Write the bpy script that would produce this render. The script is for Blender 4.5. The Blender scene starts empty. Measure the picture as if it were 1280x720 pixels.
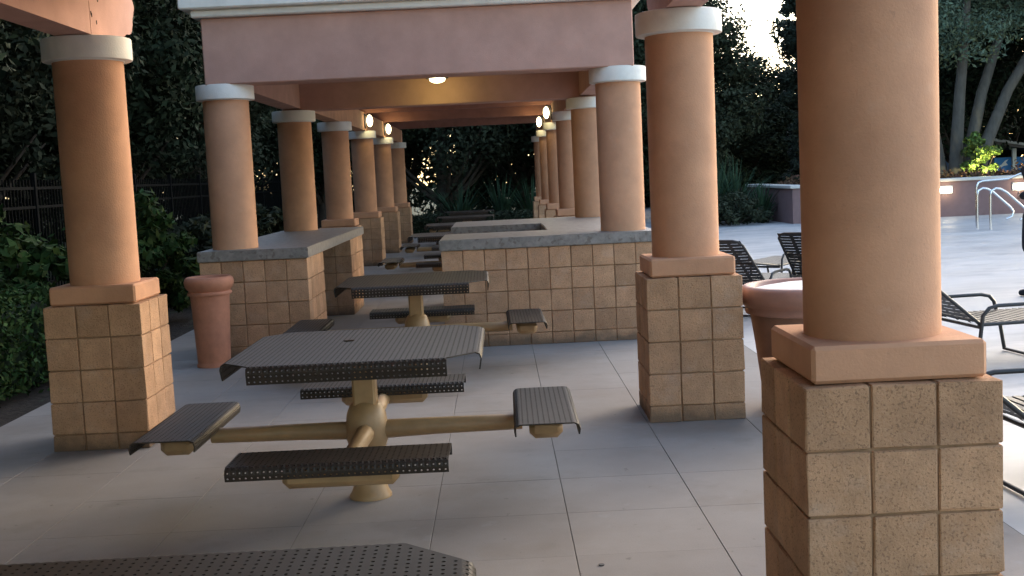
import bpy, bmesh, math, random
import numpy as np
from mathutils import Vector, Matrix
random.seed(7); rng = np.random.default_rng(7)
S = bpy.context.scene; COL = S.collection
R = math.radians

# ------------------------------------------------------------------ camera
cd = bpy.data.cameras.new("camera"); cam = bpy.data.objects.new("camera", cd); COL.objects.link(cam)
cd.sensor_width = 36.0; cd.lens = 40.826; cd.clip_start = 0.05; cd.clip_end = 2000
r_ = Vector((0.99882321, -0.01286459, -0.04676208)); u_ = Vector((0.04777938, 0.09548696, 0.99428335)); f_ = Vector((0.00832588, 0.99534755, -0.09598925))
m = Matrix.Identity(4)
for i in range(3): m[i][0] = r_[i]; m[i][1] = u_[i]; m[i][2] = -f_[i]
m.translation = (0, 0, 1.596); cam.matrix_world = m
S.camera = cam

# ------------------------------------------------------------------ sky, sun, exposure
SUN_AZ, SUN_EL = R(38), R(16)          # azimuth clockwise from +Y
w = bpy.data.worlds.new("World"); S.world = w; w.use_nodes = True
nt = w.node_tree; bg = nt.nodes["Background"]
sky = nt.nodes.new("ShaderNodeTexSky"); sky.sky_type = 'NISHITA'; sky.sun_disc = False
sky.sun_elevation = SUN_EL; sky.sun_rotation = SUN_AZ; sky.dust_density = 1.6; sky.air_density = 1.0; sky.ozone_density = 1.0
nt.links.new(sky.outputs[0], bg.inputs[0]); bg.inputs[1].default_value = 0.12
sl = bpy.data.lights.new("sun", 'SUN'); sun = bpy.data.objects.new("sun", sl); COL.objects.link(sun)
sl.energy = 0.3; sl.angle = R(90); sl.color = (1.0, 0.84, 0.68)
sd = Vector((math.sin(SUN_AZ)*math.cos(SUN_EL), math.cos(SUN_AZ)*math.cos(SUN_EL), math.sin(SUN_EL)))
sun.rotation_euler = sd.to_track_quat('Z', 'Y').to_euler(); sun.location = (30, 5, 20)
S.view_settings.view_transform = 'Standard'; S.view_settings.look = 'None'; S.view_settings.gamma = 1.0
S.view_settings.exposure = 2.65

# ------------------------------------------------------------------ helpers
class MB:
    def __init__(s): s.v = []; s.f = []
    def add(s, v, f):
        o = len(s.v); s.v += [tuple(x) for x in v]; s.f += [tuple(i+o for i in q) for q in f]; return s
    def box(s, x0, x1, y0, y1, z0, z1, b=0.0):
        if b <= 0:
            v = [(x, y, z) for z in (z0, z1) for y in (y0, y1) for x in (x0, x1)]
            return s.add(v, [(0,2,3,1),(4,5,7,6),(0,1,5,4),(2,6,7,3),(0,4,6,2),(1,3,7,5)])
        v, f = chamfer((x1-x0)/2, (y1-y0)/2, (z1-z0)/2, b)
        c = ((x0+x1)/2, (y0+y1)/2, (z0+z1)/2)
        return s.add([(a+c[0], d+c[1], e+c[2]) for a, d, e in v], f)
    def lathe(s, prof, n=32, c=(0,0,0), cap=True):
        k = len(prof); v = []; f = []
        for i in range(n):
            a = 2*math.pi*i/n
            for r, z in prof: v.append((c[0]+r*math.cos(a), c[1]+r*math.sin(a), c[2]+z))
        for i in range(n):
            j = (i+1) % n
            for q in range(k-1): f.append((i*k+q, j*k+q, j*k+q+1, i*k+q+1))
        if cap:
            f.append(tuple((n-1-i)*k for i in range(n))); f.append(tuple(i*k+k-1 for i in range(n)))
        return s.add(v, f)
    def tube(s, path, r, n=8, closed=False):
        P = [Vector(p) for p in path]; k = len(P); rr = r if isinstance(r, (list, tuple)) else [r]*k
        v = []; f = []; ref = None
        for i, p in enumerate(P):
            a = P[(i-1) % k] if (i > 0 or closed) else p; b = P[(i+1) % k] if (i < k-1 or closed) else p
            t = (b-a).normalized()
            if ref is None:
                ref = t.orthogonal().normalized()
            ref = (ref - t*ref.dot(t)).normalized(); bi = t.cross(ref)
            for q in range(n):
                an = 2*math.pi*q/n; v.append(p + (ref*math.cos(an) + bi*math.sin(an))*rr[i])
        for i in range(k if closed else k-1):
            j = (i+1) % k
            for q in range(n): f.append((i*n+q, i*n+(q+1) % n, j*n+(q+1) % n, j*n+q))
        if not closed:
            f.append(tuple(range(n-1, -1, -1))); f.append(tuple((k-1)*n+q for q in range(n)))
        return s.add(v, f)
    def prism(s, poly, axis, a0, a1):      # poly of 2D points; axis = extrusion axis
        def P(p, a):
            return {'x': (a, p[0], p[1]), 'y': (p[0], a, p[1]), 'z': (p[0], p[1], a)}[axis]
        n = len(poly)
        return s.add([P(p, a0) for p in poly]+[P(p, a1) for p in poly],
                     [tuple(range(n-1, -1, -1)), tuple(range(n, 2*n))]+[(i, (i+1) % n, n+(i+1) % n, n+i) for i in range(n)])
    def mesh(s, name, mat, smooth=None):
        me = bpy.data.meshes.new(name); me.from_pydata(s.v, [], s.f); me.materials.append(mat)
        bm = bmesh.new(); bm.from_mesh(me); bmesh.ops.recalc_face_normals(bm, faces=bm.faces); bm.to_mesh(me); bm.free()
        if smooth:
            me.shade_smooth(); me.set_sharp_from_angle(angle=R(smooth))
        return me
    def build(s, name, mat, parent=None, smooth=None, loc=(0,0,0), rz=0):
        return obj(name, s.mesh(name, mat, smooth), parent, loc, rz)
def chamfer(hx, hy, hz, b):
    v = []; idx = {}
    for sx in (-1, 1):
        for sy in (-1, 1):
            for sz in (-1, 1):
                for ax in range(3):
                    p = [sx*(hx-b), sy*(hy-b), sz*(hz-b)]
                    p[ax] = (sx*hx, sy*hy, sz*hz)[ax]
                    idx[(sx, sy, sz, ax)] = len(v); v.append(tuple(p))
    f = []
    for ax in range(3):
        o = [a for a in range(3) if a != ax]
        for s in (-1, 1):
            q = []
            for a, b2 in ((-1,-1), (1,-1), (1,1), (-1,1)):
                k = [0,0,0]; k[ax] = s; k[o[0]] = a; k[o[1]] = b2; q.append(idx[(*k, ax)])
            f.append(tuple(q))
    for ax in range(3):
        o = [a for a in range(3) if a != ax]
        for a in (-1, 1):
            for b2 in (-1, 1):
                k0 = [0,0,0]; k0[o[0]] = a; k0[o[1]] = b2; k1 = list(k0); k0[ax] = -1; k1[ax] = 1
                f.append((idx[(*k0, o[0])], idx[(*k1, o[0])], idx[(*k1, o[1])], idx[(*k0, o[1])]))
    for sx in (-1, 1):
        for sy in (-1, 1):
            for sz in (-1, 1): f.append(tuple(idx[(sx, sy, sz, a)] for a in range(3)))
    return v, f
def obj(name, me, parent=None, loc=(0,0,0), rz=0):
    o = bpy.data.objects.new(name, me); COL.objects.link(o); o.location = loc; o.rotation_euler = (0,0,rz)
    if parent: o.parent = parent
    return o
def tag(o, label=None, cat=None, group=None, kind=None):
    if label: o['label'] = label
    if cat: o['category'] = cat
    if group: o['group'] = group
    if kind: o['kind'] = kind
    return o
def thing(name, label, cat, loc=(0,0,0), rz=0, group=None):
    o = bpy.data.objects.new(name, None); COL.objects.link(o); o.location = loc; o.rotation_euler = (0,0,rz)
    o.empty_display_size = 0.2
    return tag(o, label, cat, group)
def copy_tree(o, parent=None):
    c = o.copy(); COL.objects.link(c)
    if parent: c.parent = parent
    for ch in [x for x in o.children]: copy_tree(ch, c)
    return c
def dup(root, loc, rz=None, label=None, scale=None):
    c = copy_tree(root); c.location = loc
    if rz is not None: c.rotation_euler = (0,0,rz)
    if label: c['label'] = label
    if scale: c.scale = scale if isinstance(scale, tuple) else (scale,)*3
    return c
def np_mesh(name, V, F, mat, smooth=False):          # V (n,3), F (m,k)
    me = bpy.data.meshes.new(name); n, (mm, k) = len(V), F.shape
    me.vertices.add(n); me.vertices.foreach_set('co', V.astype(np.float32).ravel())
    me.loops.add(mm*k); me.loops.foreach_set('vertex_index', F.astype(np.int32).ravel())
    me.polygons.add(mm); me.polygons.foreach_set('loop_start', np.arange(0, mm*k, k, dtype=np.int32))
    try: me.polygons.foreach_set('loop_total', np.full(mm, k, dtype=np.int32))
    except Exception: pass
    me.materials.append(mat); me.update(calc_edges=True); me.validate()
    if smooth: me.shade_smooth()
    return me

# ------------------------------------------------------------------ materials
def mat(name, col, rough=0.7, spec=0.5, metal=0.0, var=0.0, vscale=3.0, bump=0.0, bscale=60.0, speck=None, rnd=0.0, col2=None, bdist=0.004, stretch=None, rvar=0.0, stains=(), grime=None):
    M = bpy.data.materials.new(name); M.use_nodes = True; n = M.node_tree.nodes; L = M.node_tree.links
    b = n['Principled BSDF']; b.inputs['Roughness'].default_value = rough; b.inputs['Metallic'].default_value = metal
    b.inputs['Specular IOR Level'].default_value = spec
    geo = n.new('ShaderNodeNewGeometry'); pos = geo.outputs['Position']
    if stretch:
        mp = n.new('ShaderNodeMapping'); mp.inputs['Scale'].default_value = stretch; L.new(pos, mp.inputs['Vector']); pos = mp.outputs[0]
    def noise(sc, det=4, rg=0.6):
        t = n.new('ShaderNodeTexNoise'); t.inputs['Scale'].default_value = sc; t.inputs['Detail'].default_value = det; t.inputs['Roughness'].default_value = rg
        L.new(pos, t.inputs['Vector']); return t.outputs['Fac']
    def ramp(fac, lo, hi, a, c):
        t = n.new('ShaderNodeMapRange'); t.inputs['From Min'].default_value = lo; t.inputs['From Max'].default_value = hi
        t.inputs['To Min'].default_value = a; t.inputs['To Max'].default_value = c; L.new(fac, t.inputs['Value']); return t.outputs[0]
    def mix(fac, A, B, typ='MIX'):
        t = n.new('ShaderNodeMix'); t.data_type = 'RGBA'; t.blend_type = typ; t.clamp_factor = True
        if isinstance(fac, float): t.inputs[0].default_value = fac
        else: L.new(fac, t.inputs[0])
        for i, X in ((6, A), (7, B)):
            if isinstance(X, tuple): t.inputs[i].default_value = (*X, 1)
            else: L.new(X, t.inputs[i])
        return t.outputs[2]
    c = col
    if col2: c = mix(ramp(noise(vscale), 0.38, 0.62, 0, 1), col, col2)
    if var:
        a = tuple(x*(1-var) for x in col); d = tuple(min(1, x*(1+var)) for x in col)
        c2 = mix(ramp(noise(vscale*2.7, 6), 0.3, 0.7, 0, 1), a, d)
        c = c2 if not col2 else mix(0.5, c, c2)
    if speck:
        sc, amt, sc_col = speck
        c = mix(ramp(noise(sc, 2, 0.5), 0.585, 0.64, 0, amt), c if not isinstance(c, tuple) else c, sc_col)
    for sc, lo, hi, amt, scol in stains:
        c = mix(ramp(noise(sc, 6, 0.62), lo, hi, 0, amt), c, scol)
    if grime:
        sx = n.new('ShaderNodeSeparateXYZ'); L.new(geo.outputs['Position'], sx.inputs[0])
        ad = n.new('ShaderNodeMath'); ad.operation = 'MULTIPLY_ADD'; ad.inputs[1].default_value = -0.16; L.new(noise(7, 5), ad.inputs[0]); L.new(sx.outputs['Z'], ad.inputs[2])
        c = mix(ramp(ad.outputs[0], -.05, .04, .75, 0), c, grime)
    if rnd:
        oi = n.new('ShaderNodeObjectInfo'); v = ramp(oi.outputs['Random'], 0, 1, 1-rnd, 1+rnd)
        hs = n.new('ShaderNodeHueSaturation')
        if isinstance(c, tuple): hs.inputs['Color'].default_value = (*c, 1)
        else: L.new(c, hs.inputs['Color'])
        L.new(v, hs.inputs['Value']); c = hs.outputs[0]
    if isinstance(c, tuple): b.inputs['Base Color'].default_value = (*c, 1)
    else: L.new(c, b.inputs['Base Color'])
    if rvar: L.new(ramp(noise(vscale*1.3, 5), 0.4, 0.6, max(.05, rough-rvar), min(1, rough+rvar)), b.inputs['Roughness'])
    if bump:
        bp = n.new('ShaderNodeBump'); bp.inputs['Strength'].default_value = bump; bp.inputs['Distance'].default_value = bdist
        L.new(noise(bscale, 5, 0.65), bp.inputs['Height']); L.new(bp.outputs[0], b.inputs['Normal'])
    return M
def emit(name, col, st):
    M = bpy.data.materials.new(name); M.use_nodes = True; b = M.node_tree.nodes['Principled BSDF']
    b.inputs['Base Color'].default_value = (0.8, 0.8, 0.75, 1); b.inputs['Emission Color'].default_value = (*col, 1); b.inputs['Emission Strength'].default_value = st
    return M
M_stucco = mat('salmon_stucco', (0.555, 0.297, 0.175), 0.9, 0.2, var=0.12, vscale=1.4, bump=0.5, bscale=95, bdist=0.004, stains=((2.2, .50, .70, .5, (0.40, 0.21, 0.13)), (9, .60, .72, .3, (0.58, 0.36, 0.25)), (45, .64, .72, .35, (0.34, 0.19, 0.125))))
M_pink = mat('pink_stucco', (0.54, 0.315, 0.245), 0.9, 0.2, var=0.10, vscale=1.2, bump=0.45, bscale=95, bdist=0.004, stains=((1.6, .54, .75, .3, (0.38, 0.22, 0.175)), (40, .64, .72, .3, (0.36, 0.22, 0.18))))
M_white = mat('cream_paint', (0.80, 0.77, 0.70), 0.75, 0.3, var=0.06, vscale=2.5, bump=0.3, bscale=90, stains=((5, .56, .72, .4, (0.60, 0.55, 0.46)),))
M_block = mat('tan_block', (0.475, 0.278, 0.160), 0.95, 0.15, var=0.16, vscale=3.0, bump=0.9, bscale=75, speck=(135, 0.6, (0.18, 0.105, 0.065)), rnd=0.15, bdist=0.008, stains=((4.5, .55, .72, .35, (0.55, 0.40, 0.30)), (3.1, .58, .74, .4, (0.30, 0.19, 0.13))), grime=(0.11, 0.085, 0.065))
M_mortar = mat('mortar', (0.27, 0.165, 0.095), 0.95, 0.2, var=0.2, vscale=8, bump=0.5, bscale=150)
M_granite = mat('speckled_stone', (0.215, 0.195, 0.178), 0.45, 0.5, var=0.25, vscale=7, speck=(20, 0.7, (0.12, 0.095, 0.08)), bump=0.12, bscale=60)
M_slab = mat('grey_concrete', (0.298, 0.272, 0.248), 0.85, 0.22, col2=(0.252, 0.222, 0.198), var=0.10, vscale=0.9, speck=(160, 0.25, (0.2, 0.185, 0.17)), bump=0.25, bscale=110, rnd=0.03,
    stains=((0.35, .50, .68, .5, (0.205, 0.175, 0.15)), (0.8, .52, .70, .5, (0.20, 0.16, 0.125)), (2.6, .57, .70, .35, (0.19, 0.172, 0.155)), (6.0, .62, .70, .3, (0.335, 0.32, 0.305)), (14, .66, .70, .5, (0.13, 0.115, 0.10))))
M_joint = mat('joint_sand', (0.165, 0.148, 0.13), 0.95, 0.1, var=0.25, vscale=4, bump=0.4, bscale=120)
M_deck = mat('pale_deck_concrete', (0.425, 0.415, 0.405), 0.55, 0.45, col2=(0.30, 0.295, 0.29), var=0.10, vscale=0.9, stretch=(0.55, 1.0, 1), bump=0.12, bscale=70, rvar=0.12, stains=((1.3, .53, .60, .55, (0.24, 0.24, 0.25)), (4.0, .56, .66, .4, (0.27, 0.27, 0.275)), (0.35, .5, .7, .4, (0.30, 0.30, 0.305))))
M_brown = mat('brown_coated_steel', (0.034, 0.026, 0.020), 0.5, 0.28, var=0.15, vscale=6, bump=0.1, bscale=300, bdist=0.001)
M_tan = mat('tan_painted_steel', (0.36, 0.225, 0.105), 0.42, 0.5, var=0.12, vscale=5, bump=0.08, bscale=120)
M_terra = mat('terracotta', (0.47, 0.195, 0.115), 0.75, 0.35, var=0.13, vscale=4, bump=0.25, bscale=80)
M_terra2 = mat('brown_terracotta', (0.20, 0.10, 0.065), 0.55, 0.45, var=0.13, vscale=4, bump=0.2, bscale=80)
M_terra3 = mat('dull_terracotta', (0.32, 0.16, 0.115), 0.5, 0.5, var=0.1, vscale=5, bump=0.15, bscale=80)
M_pale_fill = mat('pale_fill', (0.80, 0.78, 0.74), 0.7, 0.4, var=0.05, vscale=8, bump=0.3, bscale=150)
M_black = mat('black_strap', (0.022, 0.021, 0.021), 0.45, 0.5)
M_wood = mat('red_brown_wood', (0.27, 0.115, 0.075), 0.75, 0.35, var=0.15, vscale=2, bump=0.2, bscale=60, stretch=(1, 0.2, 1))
M_dark = mat('dark_metal', (0.03, 0.027, 0.024), 0.5, 0.5)
M_crack = mat('dark_crack', (0.03, 0.018, 0.012), 0.9, 0.1)
M_fence = mat('black_fence_paint', (0.006, 0.0065, 0.0065), 0.8, 0.05)
M_steel = mat('brushed_steel', (0.72, 0.72, 0.72), 0.22, 0.5, metal=1.0)
M_wallpink = mat('mauve_wall', (0.19, 0.12, 0.115), 0.85, 0.3, var=0.08, vscale=2, bump=0.3, bscale=60)
M_coping = mat('pale_coping', (0.50, 0.48, 0.44), 0.6, 0.4, var=0.08, vscale=4, bump=0.15, bscale=60)
M_soil = mat('dark_soil', (0.050, 0.038, 0.028), 0.95, 0.2, var=0.4, vscale=6, bump=0.9, bscale=18, bdist=0.04)
M_ground = mat('ground_cover_earth', (0.055, 0.06, 0.035), 0.95, 0.2, var=0.35, vscale=1.2, bump=0.6, bscale=10, bdist=0.05)
M_bark = mat('dark_bark', (0.075, 0.058, 0.045), 0.9, 0.2, var=0.3, vscale=5, bump=0.8, bscale=18, bdist=0.03, stretch=(1, 1, 0.25))
M_bark2 = mat('grey_bark', (0.10, 0.09, 0.075), 0.9, 0.2, var=0.2, vscale=4, bump=0.7, bscale=15, bdist=0.03, stretch=(1, 1, 0.3))
M_blue = mat('blue_painted_wall', (0.035, 0.19, 0.46), 0.6, 0.4, var=0.06, vscale=2, bump=0.1)
M_roof = mat('grey_brown_roof', (0.16, 0.135, 0.12), 0.8, 0.3, var=0.15, vscale=6, bump=0.5, bscale=30)
def leafmat(name, col, v=0.4, sp=0.08, rough=0.75):
    M = bpy.data.materials.new(name); M.use_nodes = True; n = M.node_tree.nodes; L = M.node_tree.links; b = n['Principled BSDF']
    geo = n.new('ShaderNodeNewGeometry'); hs = n.new('ShaderNodeHueSaturation'); hs.inputs['Color'].default_value = (*col, 1)
    mr = n.new('ShaderNodeMapRange'); mr.inputs['To Min'].default_value = 1-v; mr.inputs['To Max'].default_value = 1+v
    L.new(geo.outputs['Random Per Island'], mr.inputs['Value']); L.new(mr.outputs[0], hs.inputs['Value'])
    m2 = n.new('ShaderNodeMapRange'); m2.inputs['To Min'].default_value = 0.47; m2.inputs['To Max'].default_value = 0.53
    wn = n.new('ShaderNodeTexWhiteNoise'); wn.noise_dimensions = '1D'; L.new(geo.outputs['Random Per Island'], wn.inputs['W']); L.new(wn.outputs['Value'], m2.inputs['Value']); L.new(m2.outputs[0], hs.inputs['Hue'])
    L.new(hs.outputs[0], b.inputs['Base Color']); b.inputs['Roughness'].default_value = rough; b.inputs['Specular IOR Level'].default_value = sp
    return M
M_leafdark = leafmat('dark_leaves', (0.022, 0.030, 0.016))
M_leafdark2 = leafmat('olive_leaves', (0.036, 0.043, 0.026))  # olive green lightened in place of lens haze on the right-hand trees
M_leafcyp = leafmat('cypress_needles', (0.016, 0.021, 0.014), sp=0.15)
M_leafmid = leafmat('green_leaves', (0.032, 0.058, 0.017), 0.5)
M_leaflight = leafmat('bright_green_leaves', (0.11, 0.16, 0.04), 0.5)
M_haze_leaf = leafmat('hazed_green_leaves', (0.085, 0.115, 0.075), 0.3)  # lens haze over the right-hand tree is mixed into this leaf colour
M_strap = leafmat('strap_leaves', (0.030, 0.058, 0.030), 0.35)
M_red = leafmat('reddish_ground_cover', (0.10, 0.055, 0.035), 0.4)

# ------------------------------------------------------------------ shared dimensions
XL, XR, Y0, DY = -2.562, 1.20, 3.755, 3.761
B = 0.2032; HP = 0.917; HC = 0.117; ZT, ZB = 2.58, 2.44
RS, RC = 0.216, 0.274
colY = [Y0 + DY*k for k in range(8)]

# ------------------------------------------------------------------ setting: ground sheets, paving
def sheet(name, x0, x1, y0, y1, z, mt, kind='structure'):
    mb = MB().add([(x0,y0,z),(x1,y0,z),(x1,y1,z),(x0,y1,z)], [(0,1,2,3)])
    return tag(mb.build(name, mt), kind=kind)
sheet('ground', -300, 300, -300, 300, -0.09, M_ground)
PX0, PX1 = -0.37-0.625*5-0.10, -0.37+0.625*4
tag(MB().box(PX0, PX1, -6, 33.0, -0.30, -0.0045).build('patio', M_joint), kind='structure')
patio = bpy.data.objects['patio']
xs = [PX0] + [-0.37+0.625*(i-4) for i in range(0, 9)]
ys = [5.98+0.6225*j for j in range(-8, 44)]
slabs = []
for j in range(len(ys)-1):
    for i in range(len(xs)-1): slabs.append((abs(ys[j]-1.0) if ys[j] > 3.2 else 99, xs[i], xs[i+1], ys[j], ys[j+1]))
slabs.append((200, PX0, PX1, -6.0, ys[0]))
slabs.sort(key=lambda s: s[0])
smesh = {}
for k, (d, a, b, c, e) in enumerate(slabs[:297]):
    key = (round(b-a, 3), round(e-c, 3), k % 3)
    if key not in smesh:
        g = 0.0016
        mb = MB(); hx, hy = (b-a)/2-g, (e-c)/2-0.0006
        q = 0.0015
        mb.add([(-hx,-hy,-.014),(hx,-hy,-.014),(hx,hy,-.014),(-hx,hy,-.014),(-hx,-hy,-q),(hx,-hy,-q),(hx,hy,-q),(-hx,hy,-q),(-hx+q,-hy+q/2,0),(hx-q,-hy+q/2,0),(hx-q,hy-q/2,0),(-hx+q,hy-q/2,0)],
               [(0,1,5,4),(1,2,6,5),(2,3,7,6),(3,0,4,7),(4,5,9,8),(5,6,10,9),(6,7,11,10),(7,4,8,11),(8,9,10,11)])
        smesh[key] = mb.mesh('paving_slab', M_slab)
    obj('paving_slab', smesh[key], patio, ((a+b)/2, (c+e)/2, rng.uniform(-.0006, .0006)))
mb = MB()
for d, a, b, c, e in slabs[297:]: mb.box(a+.0035, b-.0035, c+.0012, e-.0012, -.014, 0)
tag(mb.build('paving_slab', M_slab, patio), kind='stuff')
# pool deck and pool basin to the right (deck leaves a hole for the pool)
POOL = (12.3, 19.5, 16.0, 27.0)
mb = MB()
dx0, dx1, dy0, dy1 = PX1, 45, -12, 70
a, b, c, e = POOL
for (x0, x1, y0, y1) in ((dx0, a, dy0, dy1), (b, dx1, dy0, dy1), (a, b, dy0, c), (a, b, e, dy1)):
    mb.add([(x0,y0,0.0),(x1,y0,0.0),(x1,y1,0.0),(x0,y1,0.0)], [(0,1,2,3)])
mb.add([(a,c,0),(b,c,0),(b,e,0),(a,e,0),(a,c,-1.2),(b,c,-1.2),(b,e,-1.2),(a,e,-1.2)], [(0,4,5,1),(1,5,6,2),(2,6,7,3),(3,7,4,0),(4,7,6,5)])
tag(mb.build('pool_deck', M_deck), kind='structure')
M_water = bpy.data.materials.new('pool_water'); M_water.use_nodes = True
n = M_water.node_tree.nodes; L = M_water.node_tree.links; pb = n['Principled BSDF']
pb.inputs['Base Color'].default_value = (0.35, 0.5, 0.55, 1); pb.inputs['Roughness'].default_value = 0.08; pb.inputs['IOR'].default_value = 1.33
tn = n.new('ShaderNodeTexNoise'); tn.inputs['Scale'].default_value = 3.0; tn.inputs['Detail'].default_value = 3
gp = n.new('ShaderNodeNewGeometry'); L.new(gp.outputs['Position'], tn.inputs['Vector'])
bp = n.new('ShaderNodeBump'); bp.inputs['Strength'].default_value = 0.3; bp.inputs['Distance'].default_value = 0.03; L.new(tn.outputs['Fac'], bp.inputs['Height']); L.new(bp.outputs[0], pb.inputs['Normal'])
tag(MB().add([(a,c,-.09),(b,c,-.09),(b,e,-.09),(a,e,-.09)], [(0,1,2,3)]).build('pool_water', M_water), kind='structure')
# mulch bed on the left, slightly lumpy
nx, ny = 40, 160
gx = np.linspace(-9.5, PX0-0.004, nx); gy = np.linspace(-6, 40, ny)
GX, GY = np.meshgrid(gx, gy, indexing='ij'); GZ = -0.05 + rng.normal(0, .012, GX.shape) + 0.03*np.sin(GX*2.1+GY*1.3)
V = np.stack([GX, GY, GZ], -1).reshape(-1, 3); I = np.arange(nx*ny).reshape(nx, ny)
F = np.stack([I[:-1,:-1], I[1:,:-1], I[1:,1:], I[:-1,1:]], -1).reshape(-1, 4)
tag(obj('planting_bed', np_mesh('planting_bed', V, F, M_soil, True)), kind='structure')

# ------------------------------------------------------------------ blocks and columns
block_me = []
for q in range(5):
    v, f = chamfer(.0980, .0980, .0980, .0045)
    rr = np.array(v) + rng.normal(0, .0016, (24, 3))
    block_me.append(MB().add(rr, f).mesh('block', M_block))
def put_block(parent, x, y, z, hz=B, rz=0):
    o = obj('block', random.choice(block_me), parent, (x, y, z), random.choice((0, 1, 2, 3))*math.pi/2)
    o.scale = (1, 1, hz/B)
    return o
def make_column(kind):
    """kind: 'pillar' (block base + cap slab) or 'bar' (stands on counter)"""
    t = thing('column', '', 'column')
    if kind == 'pillar':
        h = .3048-.0135
        MB().box(-h, h, -h, h, 0, HP-.006).build('mortar', M_mortar, t)
        hz0 = HP-4*B
        for c in range(5):
            z0, hz = (0, hz0) if c == 0 else (hz0+(c-1)*B, B)
            for i in range(3):
                for j in range(3):
                    if i == 1 and j == 1: continue
                    put_block(t, (i-1)*B, (j-1)*B, z0+hz/2, hz)
        h = .3048-.0358
        MB().box(-h, h, -h, h, HP+.0005, HP+HC, .012).build('cap_slab', M_stucco, t, smooth=25)
        zb = HP+HC-.002
    else: zb = 0
    zt = ZT - (1.018 if kind != 'pillar' else 0)
    zc = zt-(ZT-ZB)
    MB().lathe([(RS, zb), (RS, zc+.01)], 48).build('shaft', M_stucco, t, smooth=30)
    MB().lathe([(RS-.02, zc-.006), (RS+.006, zc-.006), (RS+.010, zc), (RC-.010, zc), (RC-.002, zc+.003), (RC, zc+.010), (RC, zt-.010), (RC-.002, zt-.003), (RC-.010, zt), (RC-.03, zt)], 48).build('capital', M_white, t, smooth=40)
    return t
Lpos = ["left column in the foreground at the camera's shoulder, beyond the picture edge", "brown column on block base at far left, carrying the cracked beam end",
        "pinkish column rising from front end of the left bar counter", "orange lit column standing on rear part of the left bar counter",
        "pinkish column on pink slab just behind the left bar counter", "column on tan block base below the nearer lit lamp on the left side",
        "column on block base below the farther lit lamp on the left side", "farthest small column of the left row, by the back hedge"]
Rpos = ["large near column at right on rough tan block base, cut by the picture top", "tan column on block base between right bar counter and brown planter",
        "pinkish column rising from front right corner of the right bar counter", "brown orange column on back edge of the right bar counter",
        "pinkish column with pink slab just behind the right bar counter", "column below the nearer lit lamp on the right side, beyond the bar",
        "column below the farther lit lamp on the right side, beyond the bar", "farthest thin column of the right row, by the back hedge"]
cp = make_column('pillar'); cb = make_column('bar'); firsts = {'pillar': cp, 'bar': cb}; used = set()
for X, lab, grp in ((XL, Lpos, 'columns along the left side of the pergola'), (XR, Rpos, 'columns along the right side of the pergola')):
    for k in range(8):
        kd = 'bar' if k in (2, 3) else 'pillar'
        o = firsts[kd] if kd not in used else copy_tree(firsts[kd])
        used.add(kd)
        o.location = (X, colY[k], 1.018 if kd == 'bar' else 0)
        if k == 3: o.scale = (1, 1, (2.545-1.018)/(ZT-1.018))
        tag(o, lab[k], 'column', grp)

# ------------------------------------------------------------------ bar counters
def courses(H):
    n = int(H/B+1e-6); h0 = H-n*B
    return [(0, h0)] + [(h0+i*B, B) for i in range(n)]
def block_face(t, H, pts):
    for x, y in pts:
        for z0, hz in courses(H): put_block(t, x, y, z0+hz/2, hz)
def slab_poly(poly, z0, z1, b=.008):
    bm = bmesh.new(); vs = [bm.verts.new((x, y, z0)) for x, y in poly]; f = bm.faces.new(vs)
    r = bmesh.ops.extrude_face_region(bm, geom=[f]); bmesh.ops.translate(bm, verts=[q for q in r['geom'] if isinstance(q, bmesh.types.BMVert)], vec=(0, 0, z1-z0))
    bmesh.ops.recalc_face_normals(bm, faces=bm.faces)
    bmesh.ops.bevel(bm, geom=list(bm.edges), offset=b, segments=2, affect='EDGES')
    me = bpy.data.meshes.new('countertop'); bm.to_mesh(me); bm.free(); me.materials.append(M_granite); return me
ZC0, ZC1 = 0.922, 1.018
YB = 10.88
rb = thing('bar_counter', 'right bar counter faced in tan blocks, open sided stone top with dark gap', 'bar counter', (0, 0, 0), 0, 'bar counters under the pavilion')
bx0 = -0.5623; nb = 10; bx1 = bx0+nb*B
YR0, YR1 = YB+.006, YB+22*B
x = lambda i: bx0+B*(i+.5)
pts = [(x(i), YB+B/2) for i in range(nb)]                                  # front face
pts += [(x(0), YB+B*(j+.5)) for j in range(1, 5)] + [(x(0), YB+B*(j+.5)) for j in range(15, 21)]   # left ends
pts += [(x(nb-1), YB+B*(j+.5)) for j in range(1, 21)]                     # right side
pts += [(x(i), YB+B*14.5+B*.5) for i in range(1, 5)]
block_face(rb, ZC0, pts)
g = .0135
cm = MB()
cm.box(bx0+g, bx1-g, YB+g, YB+5*B-g, 0, ZC0-.004); cm.box(bx0+5.2*B, bx1-g, YB+5*B-g+.002, YB+15*B+g-.002, 0, ZC0-.006); cm.box(bx0+g, bx1-g, YB+15*B+g, YB+21*B-g, 0, ZC0-.005)
cm.build('mortar', M_mortar, rb)
obj('countertop', slab_poly([(bx0-.012, YB-.012), (bx1+.012, YB-.012), (bx1+.012, 15.36), (bx0-.012, 15.36), (bx0-.012, 13.72), (0.49, 13.72), (0.49, 12.03), (bx0-.012, 12.03)], ZC0, ZC1+.006), rb)
lb = thing('bar_counter', 'left bar counter, grey stone top on two block piers beside terracotta pot', 'bar counter', (0, 0, 0), 0, 'bar counters under the pavilion')
lx1 = -1.812; lx0 = lx1-5*B
pts = []
for ya in (YB, 14.12):
    for i in range(5):
        for j in range(5):
            if 0 < i < 4 and 0 < j < 4: continue
            pts.append((lx0+B*(i+.5), ya+B*(j+.5)))
block_face(lb, ZC0, pts)
for ya in (YB, 14.12): MB().box(lx0+g, lx1-g, ya+g, ya+5*B-g, 0, ZC0-.004).build('mortar', M_mortar, lb)
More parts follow.
